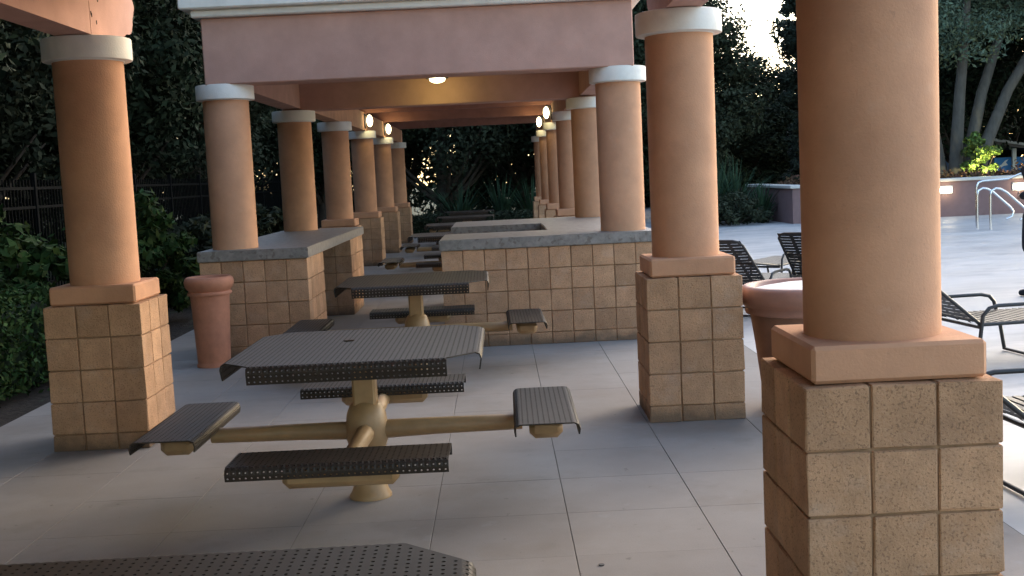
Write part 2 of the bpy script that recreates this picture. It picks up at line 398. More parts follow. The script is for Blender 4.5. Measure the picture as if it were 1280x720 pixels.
obj('countertop', slab_poly([(lx0-.012, YB-.012), (lx1+.012, YB-.012), (lx1+.012, 15.42), (lx0-.012, 15.42)], ZC0, ZC1+.004), lb)

# ------------------------------------------------------------------ pavilion roof
pv = thing('pavilion_roof', 'pink stuccoed roof beams with white cornice over the bar counters', 'roof')
yF0, yF1, yK0, yK1 = 11.02, 11.36, 14.90, 15.20
BX0, BX1 = XL-.125, XR+.135
MB().box(BX0, BX1, yF0, yF1, 2.572, 3.185, .01).build('fascia_beam', M_pink, pv, smooth=25)
MB().box(BX0+.003, BX1-.003, yK0, yK1, 2.542, 3.184, .01).build('rear_beam', M_pink, pv, smooth=25)
MB().box(BX0+.002, BX0+.24, yF1+.002, yK0-.002, 2.568, 3.184, .004).build('side_beam', M_pink, pv)
MB().box(BX1-.24, BX1-.002, yF1+.002, yK0-.002, 2.568, 3.184, .004).build('side_beam', M_pink, pv)
MB().box(BX0+.243, BX1-.243, yF1+.003, yK0-.003, 2.872, 2.93).build('ceiling', M_pink, pv)
MB().box(BX0-.075, BX1+.075, yF0-.08, yK1+.08, 3.187, 3.252, .012).build('cornice', M_white, pv, smooth=25)
MB().box(BX0-.16, BX1+.16, yF0-.165, yK1+.165, 3.254, 3.42, .012).build('roof_slab', M_white, pv, smooth=25)
v = [(BX0-.16, yF0-.165, 3.421), (BX1+.16, yF0-.165, 3.421), (BX1+.16, yK1+.165, 3.421), (BX0-.16, yK1+.165, 3.421), (BX0+1.4, 13.1, 4.3), (BX1-1.4, 13.1, 4.3)]
MB().add(v, [(0,1,5,4),(2,3,4,5),(1,2,5),(3,0,4),(3,2,1,0)]).build('hip_roof', M_terra, pv)

# ------------------------------------------------------------------ trellis roofs
def beam_profile(y0, y1, z0=2.583, z1=2.92, scallop_end=False):
    P = [(y0, z0)]
    if scallop_end:
        P += [(y1-.30, z0), (y1-.27, z0+.055), (y1-.20, z0+.085)]
        for k in range(5): a = -math.pi/2+k*math.pi/8; P.append((y1-.14+.12*math.cos(a)*.8, z0+.21+.12*math.sin(a)))
        P += [(y1-.02, z0+.23)]
        for k in range(4): a = -math.pi/4+k*math.pi/6; P.append((y1-.06+.07*math.cos(a), z0+.29+.05*math.sin(a)))
        P += [(y1-.03, z1)]
    else: P += [(y1, z0), (y1, z1)]
    P += [(y0, z1)]
    return P
tr = thing('trellis_roof', 'near trellis of pink painted beams over the first tables, one beam end scalloped', 'trellis', (0,0,0), 0, 'trellis roofs of the pergola')
for X in (XL, XR):
    MB().prism(beam_profile(-4.5, 7.285 if X < 0 else 7.50), 'x', X-.112, X+.112).build('beam', M_pink, tr)
    e = MB().prism(beam_profile(7.297 if X < 0 else 7.502, 8.20, scallop_end=True), 'x', X-.111, X+.1105).build('beam_end', M_pink, tr)
    if X < 0:
        e['label'] = 'scalloped beam end split from its beam by a dark crack'
        MB().box(X-.108, X+.108, 7.2852, 7.2968, 2.60, 2.915).build('crack', M_crack, e)
        nm = MB()
        for yy, zz in ((7.45, 2.80), (7.40, 2.655), (7.32, 2.69), (7.25, 2.86), (7.31, 2.70)):
            nm.add([(X+.1115, yy, zz), (X+.1115, yy+.018, zz+.006), (X+.1115, yy+.014, zz+.03), (X+.1115, yy-.006, zz+.024)], [(0,1,2,3)])
        nm.build('nail_scar', M_crack, e)
yj = -3.77
while yj < 8.0:
    MB().box(XL-.45, XR+.22, yj-.05, yj+.05, 2.923, 3.12).build('joist', M_stucco, tr); yj += DY/4
MB_sl = []
xx = XL-.35
while xx < XR+.12:
    MB().box(xx-.03, xx+.03, -4.5, 8.1, 3.122, 3.24).build('slat', M_stucco, tr); xx += .085  # slats out of view, made deep and close to shade the patio below
tr2 = thing('trellis_roof', 'far trellis of dark red brown joists lit from below beyond the bar', 'trellis', (0,0,0), 0, 'trellis roofs of the pergola')
for X in (XL, XR):
    MB().prism(beam_profile(15.6, 30.9), 'x', X-.112, X+.112).build('beam', M_stucco, tr2)
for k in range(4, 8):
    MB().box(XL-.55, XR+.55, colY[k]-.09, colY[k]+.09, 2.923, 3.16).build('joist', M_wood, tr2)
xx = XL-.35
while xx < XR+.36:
    MB().box(xx-.03, xx+.03, 15.5, 30.8, 3.162, 3.26).build('slat', M_wood, tr2); xx += .11  # spacing tightened to keep sky light off the joists and beams

# ------------------------------------------------------------------ lamps
M_glow = emit('lit_lamp_glass', (1.0, 0.86, 0.50), 1.5)
def bulb(parent, loc, energy, col=(1.0, 0.86, 0.42), r=0.05):
    l = bpy.data.lights.new('bulb_light', 'POINT'); l.energy = energy; l.color = col; l.shadow_soft_size = r
    o = bpy.data.objects.new('bulb_light', l); COL.objects.link(o); o.location = loc; o.parent = parent; return o
def wall_lamp(x, y, z, sgn, lab):
    t = thing('wall_lamp', lab, 'lamp', (x, y, z), 0, 'oval lamps on the trellis beams')
    mb = MB(); n_, k_ = 20, 8; V = []; F = []
    k_ = 12
    for i in range(k_+1):
        a = math.pi*i/k_
        for j in range(n_):
            b_ = 2*math.pi*j/n_
            V.append((sgn*.10+.056*math.sin(a)*math.cos(b_), .056*math.sin(a)*math.sin(b_), .112*math.cos(a)))
    for i in range(k_):
        for j in range(n_): F.append((i*n_+j, i*n_+(j+1) % n_, (i+1)*n_+(j+1) % n_, (i+1)*n_+j))
    mb.add(V, F).build('lamp_glass', M_glow, t, smooth=80)
    bk = MB(); P = [(.085*math.cos(2*math.pi*j/20), .14*math.sin(2*math.pi*j/20)) for j in range(20)]
    bk.prism(P, 'x', 0.0, sgn*.022); bk.tube([(sgn*.02, 0, .10), (sgn*.105, 0, .135)], .016, 8); bk.build('back_plate', M_dark, t)
    bulb(t, (sgn*.20, 0, -0.02), 0.6)
    return t
wall_lamp(XL+.1125, 22.15, 2.755, 1, 'nearer oval lit lamp on the left trellis beam')
wall_lamp(XL+.1125, 25.95, 2.755, 1, 'farther oval lit lamp on the left trellis beam')
wall_lamp(XR-.1125, 22.15, 2.755, -1, 'nearer, larger oval lit lamp on the right trellis beam')
wall_lamp(XR-.1125, 25.95, 2.755, -1, 'farther, smaller oval lit lamp on the right trellis beam')
cl = thing('ceiling_lamp', 'round lit lamp under the pavilion ceiling behind the pink fascia', 'lamp', (-0.675, 14.45, 2.872))
MB().lathe([(.05, -.045), (.135, -.045), (.14, -.03), (.13, 0)], 32).build('lamp_rim', M_dark, cl, smooth=40)
MB().lathe([(.0, -.10), (.05, -.094), (.09, -.075), (.10, -.044)], 32, cap=False).build('lamp_glass', M_glow, cl, smooth=80)
bulb(cl, (0, 0, -.16), 0.5, (1.0, 0.95, 0.22))

# ------------------------------------------------------------------ perforated tables
P_ = 0.0254
OCT = [(.0046*math.cos(math.pi/8+k*math.pi/4), .0046*math.sin(math.pi/8+k*math.pi/4)) for k in range(8)]
def cell(V, F, u, v, mp):
    h = P_/2; o = len(V)
    V += [mp(u+h, v+h), mp(u-h, v+h), mp(u-h, v-h), mp(u+h, v-h)]
    V += [mp(u+a, v+b) for a, b in OCT]
    for q in range(4):                       # octagon verts 0..7 at 22.5+45k ; corners at 45,135,225,315
        a0 = o+4+(2*q) % 8; a1 = o+4+(2*q+1) % 8; a2 = o+4+(2*q+2) % 8
        c = o+q; cn = o+(q+1) % 4
        F.append((c, a1, a0)); F.append((c, cn, a2, a1))
def bend(d, rad=.030):
    """unrolled distance past the edge -> (outward, down)"""
    L_ = rad*1.75
    if d <= 0: return d, 0.0
    if d < L_: a = d/rad; return rad*math.sin(a), rad*(1-math.cos(a))
    return rad*math.sin(1.75)+(d-L_)*math.cos(1.75), rad*(1-math.cos(1.75))+(d-L_)*math.sin(1.75)
def finish(V, F, name, mt, th=.0065):
    me = bpy.data.meshes.new(name); me.from_pydata(V, [], F); me.materials.append(mt)
    bm = bmesh.new(); bm.from_mesh(me); bmesh.ops.remove_doubles(bm, verts=bm.verts, dist=.0004); bmesh.ops.recalc_face_normals(bm, faces=bm.faces)
    bmesh.ops.solidify(bm, geom=list(bm.faces), thickness=th); bm.to_mesh(me); bm.free(); return me
def make_top():
    n = 46; H = n*P_/2; V = []; F = []; C = 5                  # C cells of corner chamfer
    top = lambda u, v: (u, v, 0.0)
    for i in range(n):
        for j in range(n):
            ii, jj = min(i, n-1-i), min(j, n-1-j)
            u, v = -H+P_*(i+.5), -H+P_*(j+.5)
            if ii+jj < C-1: continue
            if ii+jj == C-1:
                o = len(V); h = P_/2; su = -1 if i < n/2 else 1; sv = -1 if j < n/2 else 1
                V += [top(u-su*h, v-sv*h), top(u+su*h, v-sv*h), top(u-su*h, v+sv*h)]; F.append((o, o+1, o+2)); continue
            cell(V, F, u, v, top)
    for side in range(4):
        def mp(u, v, s=side):                                   # u along, v distance past edge
            out, dn = bend(v); w_ = H+out
            return [(u, -w_, -dn), (w_, u, -dn), (-u, w_, -dn), (-w_, -u, -dn)][s]
        for i in range(C, n-C):
            for j in range(4): cell(V, F, -H+P_*(i+.5), P_*(j+.5), mp)
    return finish(V, F, 'tabletop', M_brown)
def make_seat():
    n, m2 = 37, 10; H = n*P_/2; W = m2*P_/2; V = []; F = []
    for i in range(n):
        for j in range(-3, m2+3):
            def mp(u, v):
                if abs(v) <= W: return (u, v, 0.0)
                o_, d = bend(abs(v)-W); return (u, math.copysign(W+o_, v), -d)
            cell(V, F, -H+P_*(i+.5), -W+P_*(j+.5), mp)
    return finish(V, F, 'seat', M_brown)
top_me, seat_me = make_top(), make_seat()
tb = thing('picnic_table', '', 'table', (0,0,0), 0, 'picnic tables in a row under the pergola')
ZT_T = .788; ZS = .435; SO = .905
obj('tabletop', top_me, tb, (0, 0, ZT_T))
MB().lathe([(.108, 0), (.108, .012), (.096, .03), (.082, .07), (.072, .13), (.072, .20), (.088, .25), (.106, .30), (.108, .37), (.10, .43), (.082, .475), (.055, .50)], 28).build('pedestal', M_tan, tb, smooth=50)
MB().box(-.058, .058, -.058, .058, .47, ZT_T-.05, .012).build('post', M_tan, tb, smooth=30)
tp = MB(); tp.box(-.40, .40, -.035, .035, ZT_T-.052, ZT_T-.006); tp.box(-.035, .035, -.40, -.036, ZT_T-.051, ZT_T-.007); tp.box(-.035, .035, .036, .40, ZT_T-.051, ZT_T-.007)
tp.build('top_bracket', M_tan, tb)
bm_ = MB().box(-.25, .25, -.082, .082, ZS-.125, ZS-.03, .028).mesh('seat_bracket', M_tan, 40)
am_ = MB(); am_.tube([(.06, 0, .345), (.35, 0, .35), (.79, 0, .352)], [.048, .043, .040], 10)
am_me = am_.mesh('arm', M_tan, 40)
for a in range(4):
    rz = a*math.pi/2; c_, s_ = math.cos(rz), math.sin(rz)
    obj('arm', am_me, tb, (0,0,0), rz)
    st = obj('seat', seat_me, tb, (c_*SO, s_*SO, ZS), rz+math.pi/2)
    br = obj('seat_bracket', bm_, st, (0, 0, -ZS))
TX = -0.722
tables = [(1.95, 'nearest brown perforated table top cut off by the bottom picture edge'), (5.83, 'full brown perforated table with four seats in the middle of the patio'),
          (9.60, 'brown table with sunlit yellowish top directly in front of the right bar counter'), (17.25, 'dim table just beyond the bar counters, its left seat by a block base'),
          (21.0, 'dim table two beyond the bar counters, between the lit lamps'), (24.8, 'distant dark table third beyond the bar counters'), (28.5, 'farthest dark table by the low back hedge')]
tables[2] = (9.60, 'brown table with yellowish shine on its top directly in front of the right bar counter')
for k, (y, lab) in enumerate(tables):
    o = tb if k == 0 else copy_tree(tb)
    o.location = (TX+(.03 if k == 0 else 0), y, 0); o.rotation_euler = (0, 0, R((0.8, -0.4, 0.6, 0, .5, -.6, .3)[k])); o['label'] = lab

# ------------------------------------------------------------------ pots
t = thing('terracotta_pot', 'tall slim terracotta pot with rolled rim at the left bar counter', 'pot', (-2.655, 10.52, 0))
MB().lathe([(.155, 0), (.155, .022), (.146, .034), (.148, .05), (.158, .3), (.172, .60), (.178, .655)], 36).build('pot_body', M_terra, t, smooth=50)
MB().lathe([(.170, .65), (.196, .655), (.200, .668), (.196, .682), (.182, .688), (.190, .70), (.205, .715), (.218, .745), (.222, .775), (.212, .805), (.192, .82), (.175, .815), (.168, .79), (.165, .60)], 40, cap=False).build('pot_rim', M_terra, t, smooth=60)
MB().lathe([(0.001, .735), (.167, .735)], 30, cap=False).build('pot_soil', M_soil, t)
t = thing('planter', 'big dark terracotta planter with thick rim between the two near right columns', 'planter', (1.96, 7.38, 0))
MB().lathe([(.30, 0), (.315, .015), (.315, .05), (.295, .065), (.315, .20), (.345, .45), (.37, .62), (.375, .655)], 44).build('planter_body', M_terra2, t, smooth=50)
MB().lathe([(.36, .64), (.40, .648), (.405, .665), (.40, .685), (.415, .70), (.432, .725), (.44, .765), (.432, .80), (.41, .822), (.385, .826), (.365, .815), (.36, .70)], 48, cap=False).build('planter_rim', M_terra3, t, smooth=60)
MB().lathe([(0.001, .83), (.18, .825), (.30, .805), (.366, .79)], 40, cap=False).build('planter_fill', M_pale_fill, t, smooth=60)  # near-white surface put in for the very pale planter top

# ------------------------------------------------------------------ loungers
def make_lounger(ang=40):
    """head at -X side, foot to +X; origin on ground under the seat hinge"""
    t = thing('lounger', '', 'lounger', (0,0,0), 0, 'black strap loungers on the pool deck')
    W = .32; zs = .33; a = R(ang); Lb = .80; r = .014
    fr = MB()
    for s in (-1, 1):
        fr.tube([(-.02, s*W, zs), (.6, s*W, zs), (1.18, s*W, zs-.01), (1.26, s*W*.9, zs-.02), (1.27, s*W*.5, zs-.02), (1.27, 0, zs-.02)], r)
    fr.tube([(.0, -W, zs-.02), (0, W, zs-.02)], r); fr.tube([(.62, -W, zs-.02), (.62, W, zs-.02)], r)
    fr.build('seat_frame', M_black, t, smooth=50)
    bt = lambda d, yy, off=0: (-d*math.cos(a)-off*math.sin(a), yy, zs+d*math.sin(a)-off*math.cos(a)*-1)
    fb = MB(); c = .08
    fb.tube([bt(0, -W), bt(Lb-c, -W), bt(Lb-.02, -W+.03), bt(Lb, -W+c), bt(Lb, 0), bt(Lb, W-c), bt(Lb-.02, W-.03), bt(Lb-c, W), bt(0, W)], r)
    fb.tube([bt(Lb*.5, -W), bt(Lb*.5, W)], r*.7)
    fb.build('back_frame', M_black, t, smooth=50)
    d = .035
    while d < Lb-.01:
        q = MB(); hw = .021
        for sg in (-1, 1):
            pass
        V = []; N = 8
        for i in range(N+1):
            yy = -W+2*W*i/N; sag = .012*math.sin(math.pi*i/N)
            for dd, of in ((d-hw, .016-sag), (d+hw, .016-sag), (d+hw, .012-sag), (d-hw, .012-sag)): V.append(bt(dd, yy, of))
        F = []
        for i in range(N):
            for k in range(4): F.append((i*4+k, i*4+(k+1) % 4, (i+1)*4+(k+1) % 4, (i+1)*4+k))
        q.add(V, F).build('back_strap', M_black, t); d += .052
    for yy in (-W*.55, 0, W*.55):
        V = []
        for d2 in np.linspace(.0, Lb, 9):
            for ya, of in ((yy-.02, .004), (yy+.02, .004), (yy+.02, .001), (yy-.02, .001)): V.append(bt(d2, ya, of))
        F = [(i*4+k, i*4+(k+1) % 4, (i+1)*4+(k+1) % 4, (i+1)*4+k) for i in range(8) for k in range(4)]
        MB().add(V, F).build('long_strap', M_black, t)
    d = .05
    while d < 1.24:
        MB().box(d-.019, d+.019, -W, W, zs+.008, zs+.016).build('seat_strap', M_black, t); d += .056
    for s in (-1, 1):
        am = MB()
        am.tube([(-.06, s*(W+.03), .015), (-.02, s*(W+.03), .25), (.0, s*(W+.03), .40), (.05, s*(W+.03), .455), (.12, s*(W+.03), .47), (.40, s*(W+.03), .47), (.47, s*(W+.03), .455), (.51, s*(W+.03), .41), (.56, s*(W+.03), .24), (.60, s*(W+.03), .015)], .015)
        am.build('arm_frame', M_black, t, smooth=50)
        lg = MB(); lg.tube([(.98, s*W, zs-.01), (1.04, s*W, .12), (1.08, s*W, .012)], r); lg.build('leg', M_black, t, smooth=50)
    for q in (-.06, .60): MB().tube([(q, -W-.03, .018), (q, W+.03, .018)], .012).build('ground_bar', M_black, t, smooth=50)
    return t
lg = make_lounger()
lng = [((2.51, 12.2), R(52), 'black strap lounger whose raised back shows right of the second right column'),
       ((3.58, 12.83), R(58), 'black strap lounger whose open woven back is half hidden by the near column'),
       ((3.22, 14.6), R(52), 'flat lounger with lowered back seen between the two raised strap backs'),
       ((3.50, 8.85), R(8), 'lounger with curved arm rails right of the near column'),
       ((2.42, 5.55), R(3), 'nearest lounger, dark frame ends peeking out at the right picture edge')]
for k, ((x_, y_), rz, lab) in enumerate(lng):
    o = lg if k == 0 else (make_lounger(7) if k == 2 else copy_tree(lg))
    o.location = (x_, y_, 0); o.rotation_euler = (0, 0, rz); o['label'] = lab

# ------------------------------------------------------------------ pool wall, rails, lights
wl = thing('garden_wall', 'low mauve garden wall with pale coping behind the pool', 'wall', (0, 30.3, 0))
MB().box(7.68, 30, 0, .35, 0, .92).build('wall_face', M_wallpink, wl)
MB().box(7.68, 8.03, .352, 5.5, 0, .919).build('wall_return', M_wallpink, wl)
MB().box(7.61, 30.1, -.07, .42, .921, 1.0, .012).build('coping', M_coping, wl)
MB().box(7.61, 8.10, .422, 5.6, .922, 1.0, .012).build('coping', M_coping, wl)
tag(MB().box(8.04, 40, 30.66, 60, -.05, .80).build('raised_bed', M_soil), kind='structure')
for k, (X, lab) in enumerate(((9.60, 'lit wall light hidden behind the near column'), (11.68, 'lit wall light just right of the near column'), (13.62, 'lit wall light behind the steel handrails'))):
    t = thing('wall_light', lab, 'lamp', (X, 30.3, .70), 0, 'lights set in the garden wall')
    MB().box(-.19, .19, -.03, 0, -.10, .11, .008).build('light_frame', M_coping, t)
    P = [(.17*math.cos(2*math.pi*j/18)*(1-.12*math.sin(2*math.pi*j/18)), .085*math.sin(2*math.pi*j/18)) for j in range(18)]
    MB().prism(P, 'y', -.055, -.031).build('light_lens', emit('wall_light_glass', (1.0, 0.88, 0.62), 2.5) if k == 0 else bpy.data.materials['wall_light_glass'], t)
    bulb(t, (0, -.25, 0), 1.2, (1.0, .82, .5), .06)
def rail(y, x0, lab, hgt=.86, tall=False):
    mb = MB()
    P = [(x0, y, 0), (x0, y, hgt-.16), (x0+.03, y, hgt-.05), (x0+.12, y, hgt), (x0+.22, y, hgt-.02), (x0+.35, y, hgt-.10), (x0+.72, y, .42), (x0+.78, y, .33), (x0+.76, y, .22), (x0+.62, y, .17)]
    if tall: P = [(x0, y, 0), (x0, y, hgt-.14), (x0+.05, y, hgt-.03), (x0+.14, y, hgt), (x0+.7, y, hgt+.02), (x0+1.2, y, hgt+.2), (x0+1.5, y, hgt+.2), (x0+1.5, y, 0)]
    o = mb.tube(P, .024, 10).build('pool_handrail', M_steel, smooth=60)
    tag(o, lab, 'handrail', 'steel handrails at the pool')
rail(25.0, 10.33, 'left steel pool handrail bent downward to the right')
rail(24.45, 10.38, 'right steel pool handrail bent downward, the nearer of the pair')
rail(25.6, 10.56, 'higher steel handrail rising towards the right picture edge', 1.0, True)

# ------------------------------------------------------------------ vegetation
def leaf_cloud(centers, radii, per, size, flat=0.35, out=None, aspect=0.5):
    """leaf quads scattered in clumps; returns V,F"""
    Vs = []
    for c, r in zip(centers, radii):
        k = per
        d = rng.normal(size=(k, 3)); d /= np.linalg.norm(d, axis=1)[:, None]
        p = c + d*(r*rng.uniform(.35, 1.0, (k, 1))**0.6)*np.array([1, 1, .8])
        nrm = d + rng.normal(0, .6, (k, 3)) + np.array([0, 0, flat]); nrm /= np.linalg.norm(nrm, axis=1)[:, None]
        t = np.cross(nrm, rng.normal(size=(k, 3))); t /= np.linalg.norm(t, axis=1)[:, None]; b = np.cross(nrm, t)
        s = size*rng.uniform(.6, 1.35, (k, 1)); t = t*s; b = b*s*aspect
        q = np.stack([p-t, p-b*.9-nrm*s*.12, p+t, p+b*.9-nrm*s*.12], 1)
        Vs.append(q)
    V = np.concatenate(Vs).reshape(-1, 3); F = np.arange(len(V)).reshape(-1, 4)
    return V, F
def crown_mesh(name, mt, h0, h1, rad, nclump, per, size, clump=.8, top=.5, seed=0):
    cs = []; rs = []
    while len(cs) < nclump:
        p = rng.uniform(-1, 1, 3); q = np.linalg.norm(p)
        if q > 1 or q < .35: continue
        zz = (p[2]+1)/2
        prof = min(1, .55+zz*1.2) if zz < .4 else max(.25, 1-(zz-.4)*top*1.6)
        cs.append(np.array([p[0]*rad*prof*1.15, p[1]*rad*prof*1.15, h0+zz*(h1-h0)])); rs.append(clump*rng.uniform(.6, 1.3))
    V, F = leaf_cloud(cs, rs, per, size)
    return np_mesh(name, V, F, mt), cs
def make_tree(label, mt, bark, H, h0, rad, nclump, per, size, clump=.9, top=.5, group=None, lean=0, trunk_r=.22, name='tree'):
    t = thing(name, label, 'tree', (0,0,0), 0, group)
    me, cs = crown_mesh('crown', mt, h0, H, rad, nclump, per, size, clump, top)
    tb_ = MB(); P = [(0,0,-.2)]; k = 7
    for i in range(1, k+1): P.append((lean*i/k+rng.normal(0, .06), rng.normal(0, .06), (h0+(H-h0)*.6)*i/k))
    tb_.tube(P, [trunk_r*(1.25 if i == 0 else 1-.75*i/k) for i in range(k+1)], 10)
    for c in sorted(cs, key=lambda c: c[2])[:14]:
        zz = max(h0*.55, c[2]-rad*.7); base = np.array([lean*zz/H, 0, zz]); mid = (base*0.5+c*0.5)+np.array([0, 0, -.15])
        tb_.tube([base, mid, c], [trunk_r*.4, trunk_r*.25, trunk_r*.1], 6)
    tb_.build('trunk', bark, t, smooth=60)
    obj('crown', me, t)
    return t
G1 = 'dark trees beyond the left fence'; G2 = 'dark trees closing the far end of the pergola'; G3 = 'trees behind the pool'
treeA = make_tree('dark leafy tree in the mass beyond the left fence', M_leafdark, M_bark, 10.5, 1.4, 3.3, 130, 430, .082, 1.0, group=G1)
treeB = make_tree('dark leafy tree in the mass beyond the left fence', M_leafdark2, M_bark, 9.0, 1.0, 2.9, 120, 420, .078, .9, group=G1)
treeA.location = (-8.8, 14.0, 0); treeB.location = (-9.6, 19.5, 0)
for (src, x_, y_, sc) in ((treeB, -8.6, 9.0, 1.35), (treeA, -8.6, 24.5, 1.0), (treeB, -7.6, 29.5, 1.0), (treeA, -13.2, 11.5, 1.15), (treeB, -12.8, 17.0, 1.2), (treeA, -13.0, 24.5, 1.2), (treeA, -11.2, 33.0, 1.2), (treeB, -8.6, 4.0, 1.4), (treeA, -8.6, -1.5, 1.35), (treeA, -6.5, -7.5, 1.3), (treeB, -1.5, -10, 1.35)):  # last two added unseen, near ones enlarged, to shade the left side
    dup(src, (x_, y_, 0), random.uniform(0, 6.28), scale=sc, label=None if y_ > 5 else 'unseen leafy tree outside the picture near the viewpoint, shading the left side')
lab2 = 'dark leafy tree in the mass closing the far end of the pergola'
for k, (src, x_, y_, sc) in enumerate(((treeA, -5.6, 37.5, 1.1), (treeB, -1.8, 39.0, 1.15), (treeA, 2.4, 40.0, 1.15), (treeB, -3.6, 44, 1.4), (treeA, 3.6, 36.8, .95), (treeB, 1.0, 46, 1.4))):
    c = dup(src, (x_, y_, 0), random.uniform(0, 6.28), lab2, sc); c['group'] = G2
treeC = make_tree('bushy dark tree left of the bright sky gap behind the near planting', M_leafdark2, M_bark, 8.6, .6, 2.3, 130, 400, .08, .85, group=None)
treeC.location = (5.9, 37.5, 0)
c = dup(treeC, (9.6, 43.0, 0), 2.1, 'lower tree whose ragged top edges the bright sky gap', (1.0, 1.0, .66))
# cypress
cy = thing('cypress', 'tall narrow dark cypress beside the near column, right of the sky gap', 'tree', (9.75, 36.5, 0))
cs = []; rs = []
for i in range(150):
    z = rng.uniform(.3, 11.5); rr = .62*min(1, (12-z)/4)*rng.uniform(.3, 1); a = rng.uniform(0, 6.28); cs.append(np.array([rr*math.cos(a), rr*math.sin(a), z])); rs.append(.34*rng.uniform(.6, 1.2))
V, F = leaf_cloud(cs, rs, 300, .085, aspect=.35); obj('crown', np_mesh('crown', V, F, M_leafcyp), cy)
MB().tube([(0,0,-.2), (0,0,5), (0,0,11)], [.16, .1, .03], 8).build('trunk', M_bark, cy, smooth=60)
# multi trunk trees on the right
def multi(label, loc, rz):
    t = thing('multi_trunk_tree', label, 'tree', loc, rz)
    tips = []
    for k, (dx, dy, bx) in enumerate(((-1.2, .3, -.35), (.2, -.5, 0.0), (1.6, .4, .3), (2.6, -.2, .55))):
        P = [(bx, 0, -.2), (bx+dx*.16, dy*.2, 1.2), (bx+dx*.38, dy*.5, 2.6), (bx+dx*.75, dy*.9, 4.2), (bx+dx*1.1, dy*1.2, 5.8), (bx+dx*1.3, dy*1.4, 7.5)]
        MB().tube(P, [.22, .18, .155, .13, .09, .04], 10).build('trunk', M_bark2, t, smooth=60); tips += P[3:]
    cs = []; rs = []
    for i in range(150):
        p = np.array(random.choice(tips)) + rng.normal(0, 1, 3)*np.array([1.2, 1.2, .9]) + np.array([0, 0, .6]); p[2] = max(p[2], 3.9)
        cs.append(p); rs.append(.7*rng.uniform(.6, 1.3))
    V, F = leaf_cloud(cs, rs, 330, .075, aspect=.4); obj('crown', np_mesh('crown', V, F, M_haze_leaf), t); return t
multi('pale multi trunk tree with leaning stems behind the uplit bush', (13.55, 34.4, .8), 0)
c = None
treeD = dup(treeA, (16.5, 41.0, 0), 1.0, 'dark tree mass to the right behind the blue building', 1.2)
dup(treeB, (15.6, 45.0, 0), 2.0, 'broad dark tree standing behind the leaning pale trunks', (1.2, 1.2, 1.2))
dup(treeA, (20.5, 47.0, 0), 4.0, 'dark tree mass right of the blue building roof', 1.2)
dup(treeA, (21.5, 37.0, 0), 3.0, 'dark tree beyond the right picture edge behind the pool', 1.1)
# background wood as one mass
cs = []; rs = []
for i in range(520):
    a = rng.uniform(0, 1)
    if a < .45: p = (rng.uniform(-17.5, -15), rng.uniform(-6, 50), rng.uniform(.3, 7.5))
    elif a < .85: p = (rng.uniform(-16, 7.2), rng.uniform(49, 53), rng.uniform(.3, 8.5))
    else: p = (rng.uniform(13.5, 40), rng.uniform(50, 54), rng.uniform(.3, 8.5))
    cs.append(np.array(p)); rs.append(rng.uniform(1.3, 2.2))
for i in range(110): cs.append(np.array((rng.uniform(5, 15), rng.uniform(49, 53), rng.uniform(.3, 3.2)))); rs.append(rng.uniform(1.0, 1.6))
V, F = leaf_cloud(cs, rs, 260, .2); tag(obj('woodland', np_mesh('woodland', V, F, M_leafdark)), 'far dark mass of leaves behind the trees', 'woodland', kind='stuff')

def shrub(name, label, mt, loc, rad, h, nclump, per, size, group=None, sx=1, sy=1, cat='shrub'):
    t = thing(name, label, cat, loc, 0, group)
    cs = []; rs = []; tips = []
    for i in range(nclump):
        a = rng.uniform(0, 6.28); q = rad*math.sqrt(rng.uniform(0, 1)); z = h*rng.uniform(.12, 1)*(1-.35*(q/rad)**2)
        cs.append(np.array([q*math.cos(a)*sx, q*math.sin(a)*sy, z])); rs.append(.22*rng.uniform(.6, 1.3)*max(.7, rad))
    V, F = leaf_cloud(cs, rs, per, size, .5); obj('foliage', np_mesh('foliage', V, F, mt), t)
    sm = MB()
    for c_ in cs[::6]: sm.tube([(c_[0]*.15, c_[1]*.15, -.05), (c_[0]*.6, c_[1]*.6, c_[2]*.55), tuple(c_)], [.018, .012, .005], 5)
    sm.build('stem', M_bark, t); return t
shrub('shrub', 'leafy bright green shrub at the left picture edge before the fence', M_leafmid, (-5.7, 12.6, 0), 1.0, 1.85, 70, 90, .075)
shrub('shrub', 'leafy green shrub seen just right of the far left column', M_leafmid, (-4.75, 14.9, 0), .75, 1.6, 55, 90, .07)
shrub('shrub', 'dim dark shrub behind the terracotta pot', M_leafdark2, (-4.5, 17.3, 0), .8, 1.25, 50, 90, .07)
shrub('shrub', 'dim shrub beyond the left bar counter', M_leafdark2, (-4.6, 20.5, 0), .9, 1.5, 50, 90, .08)
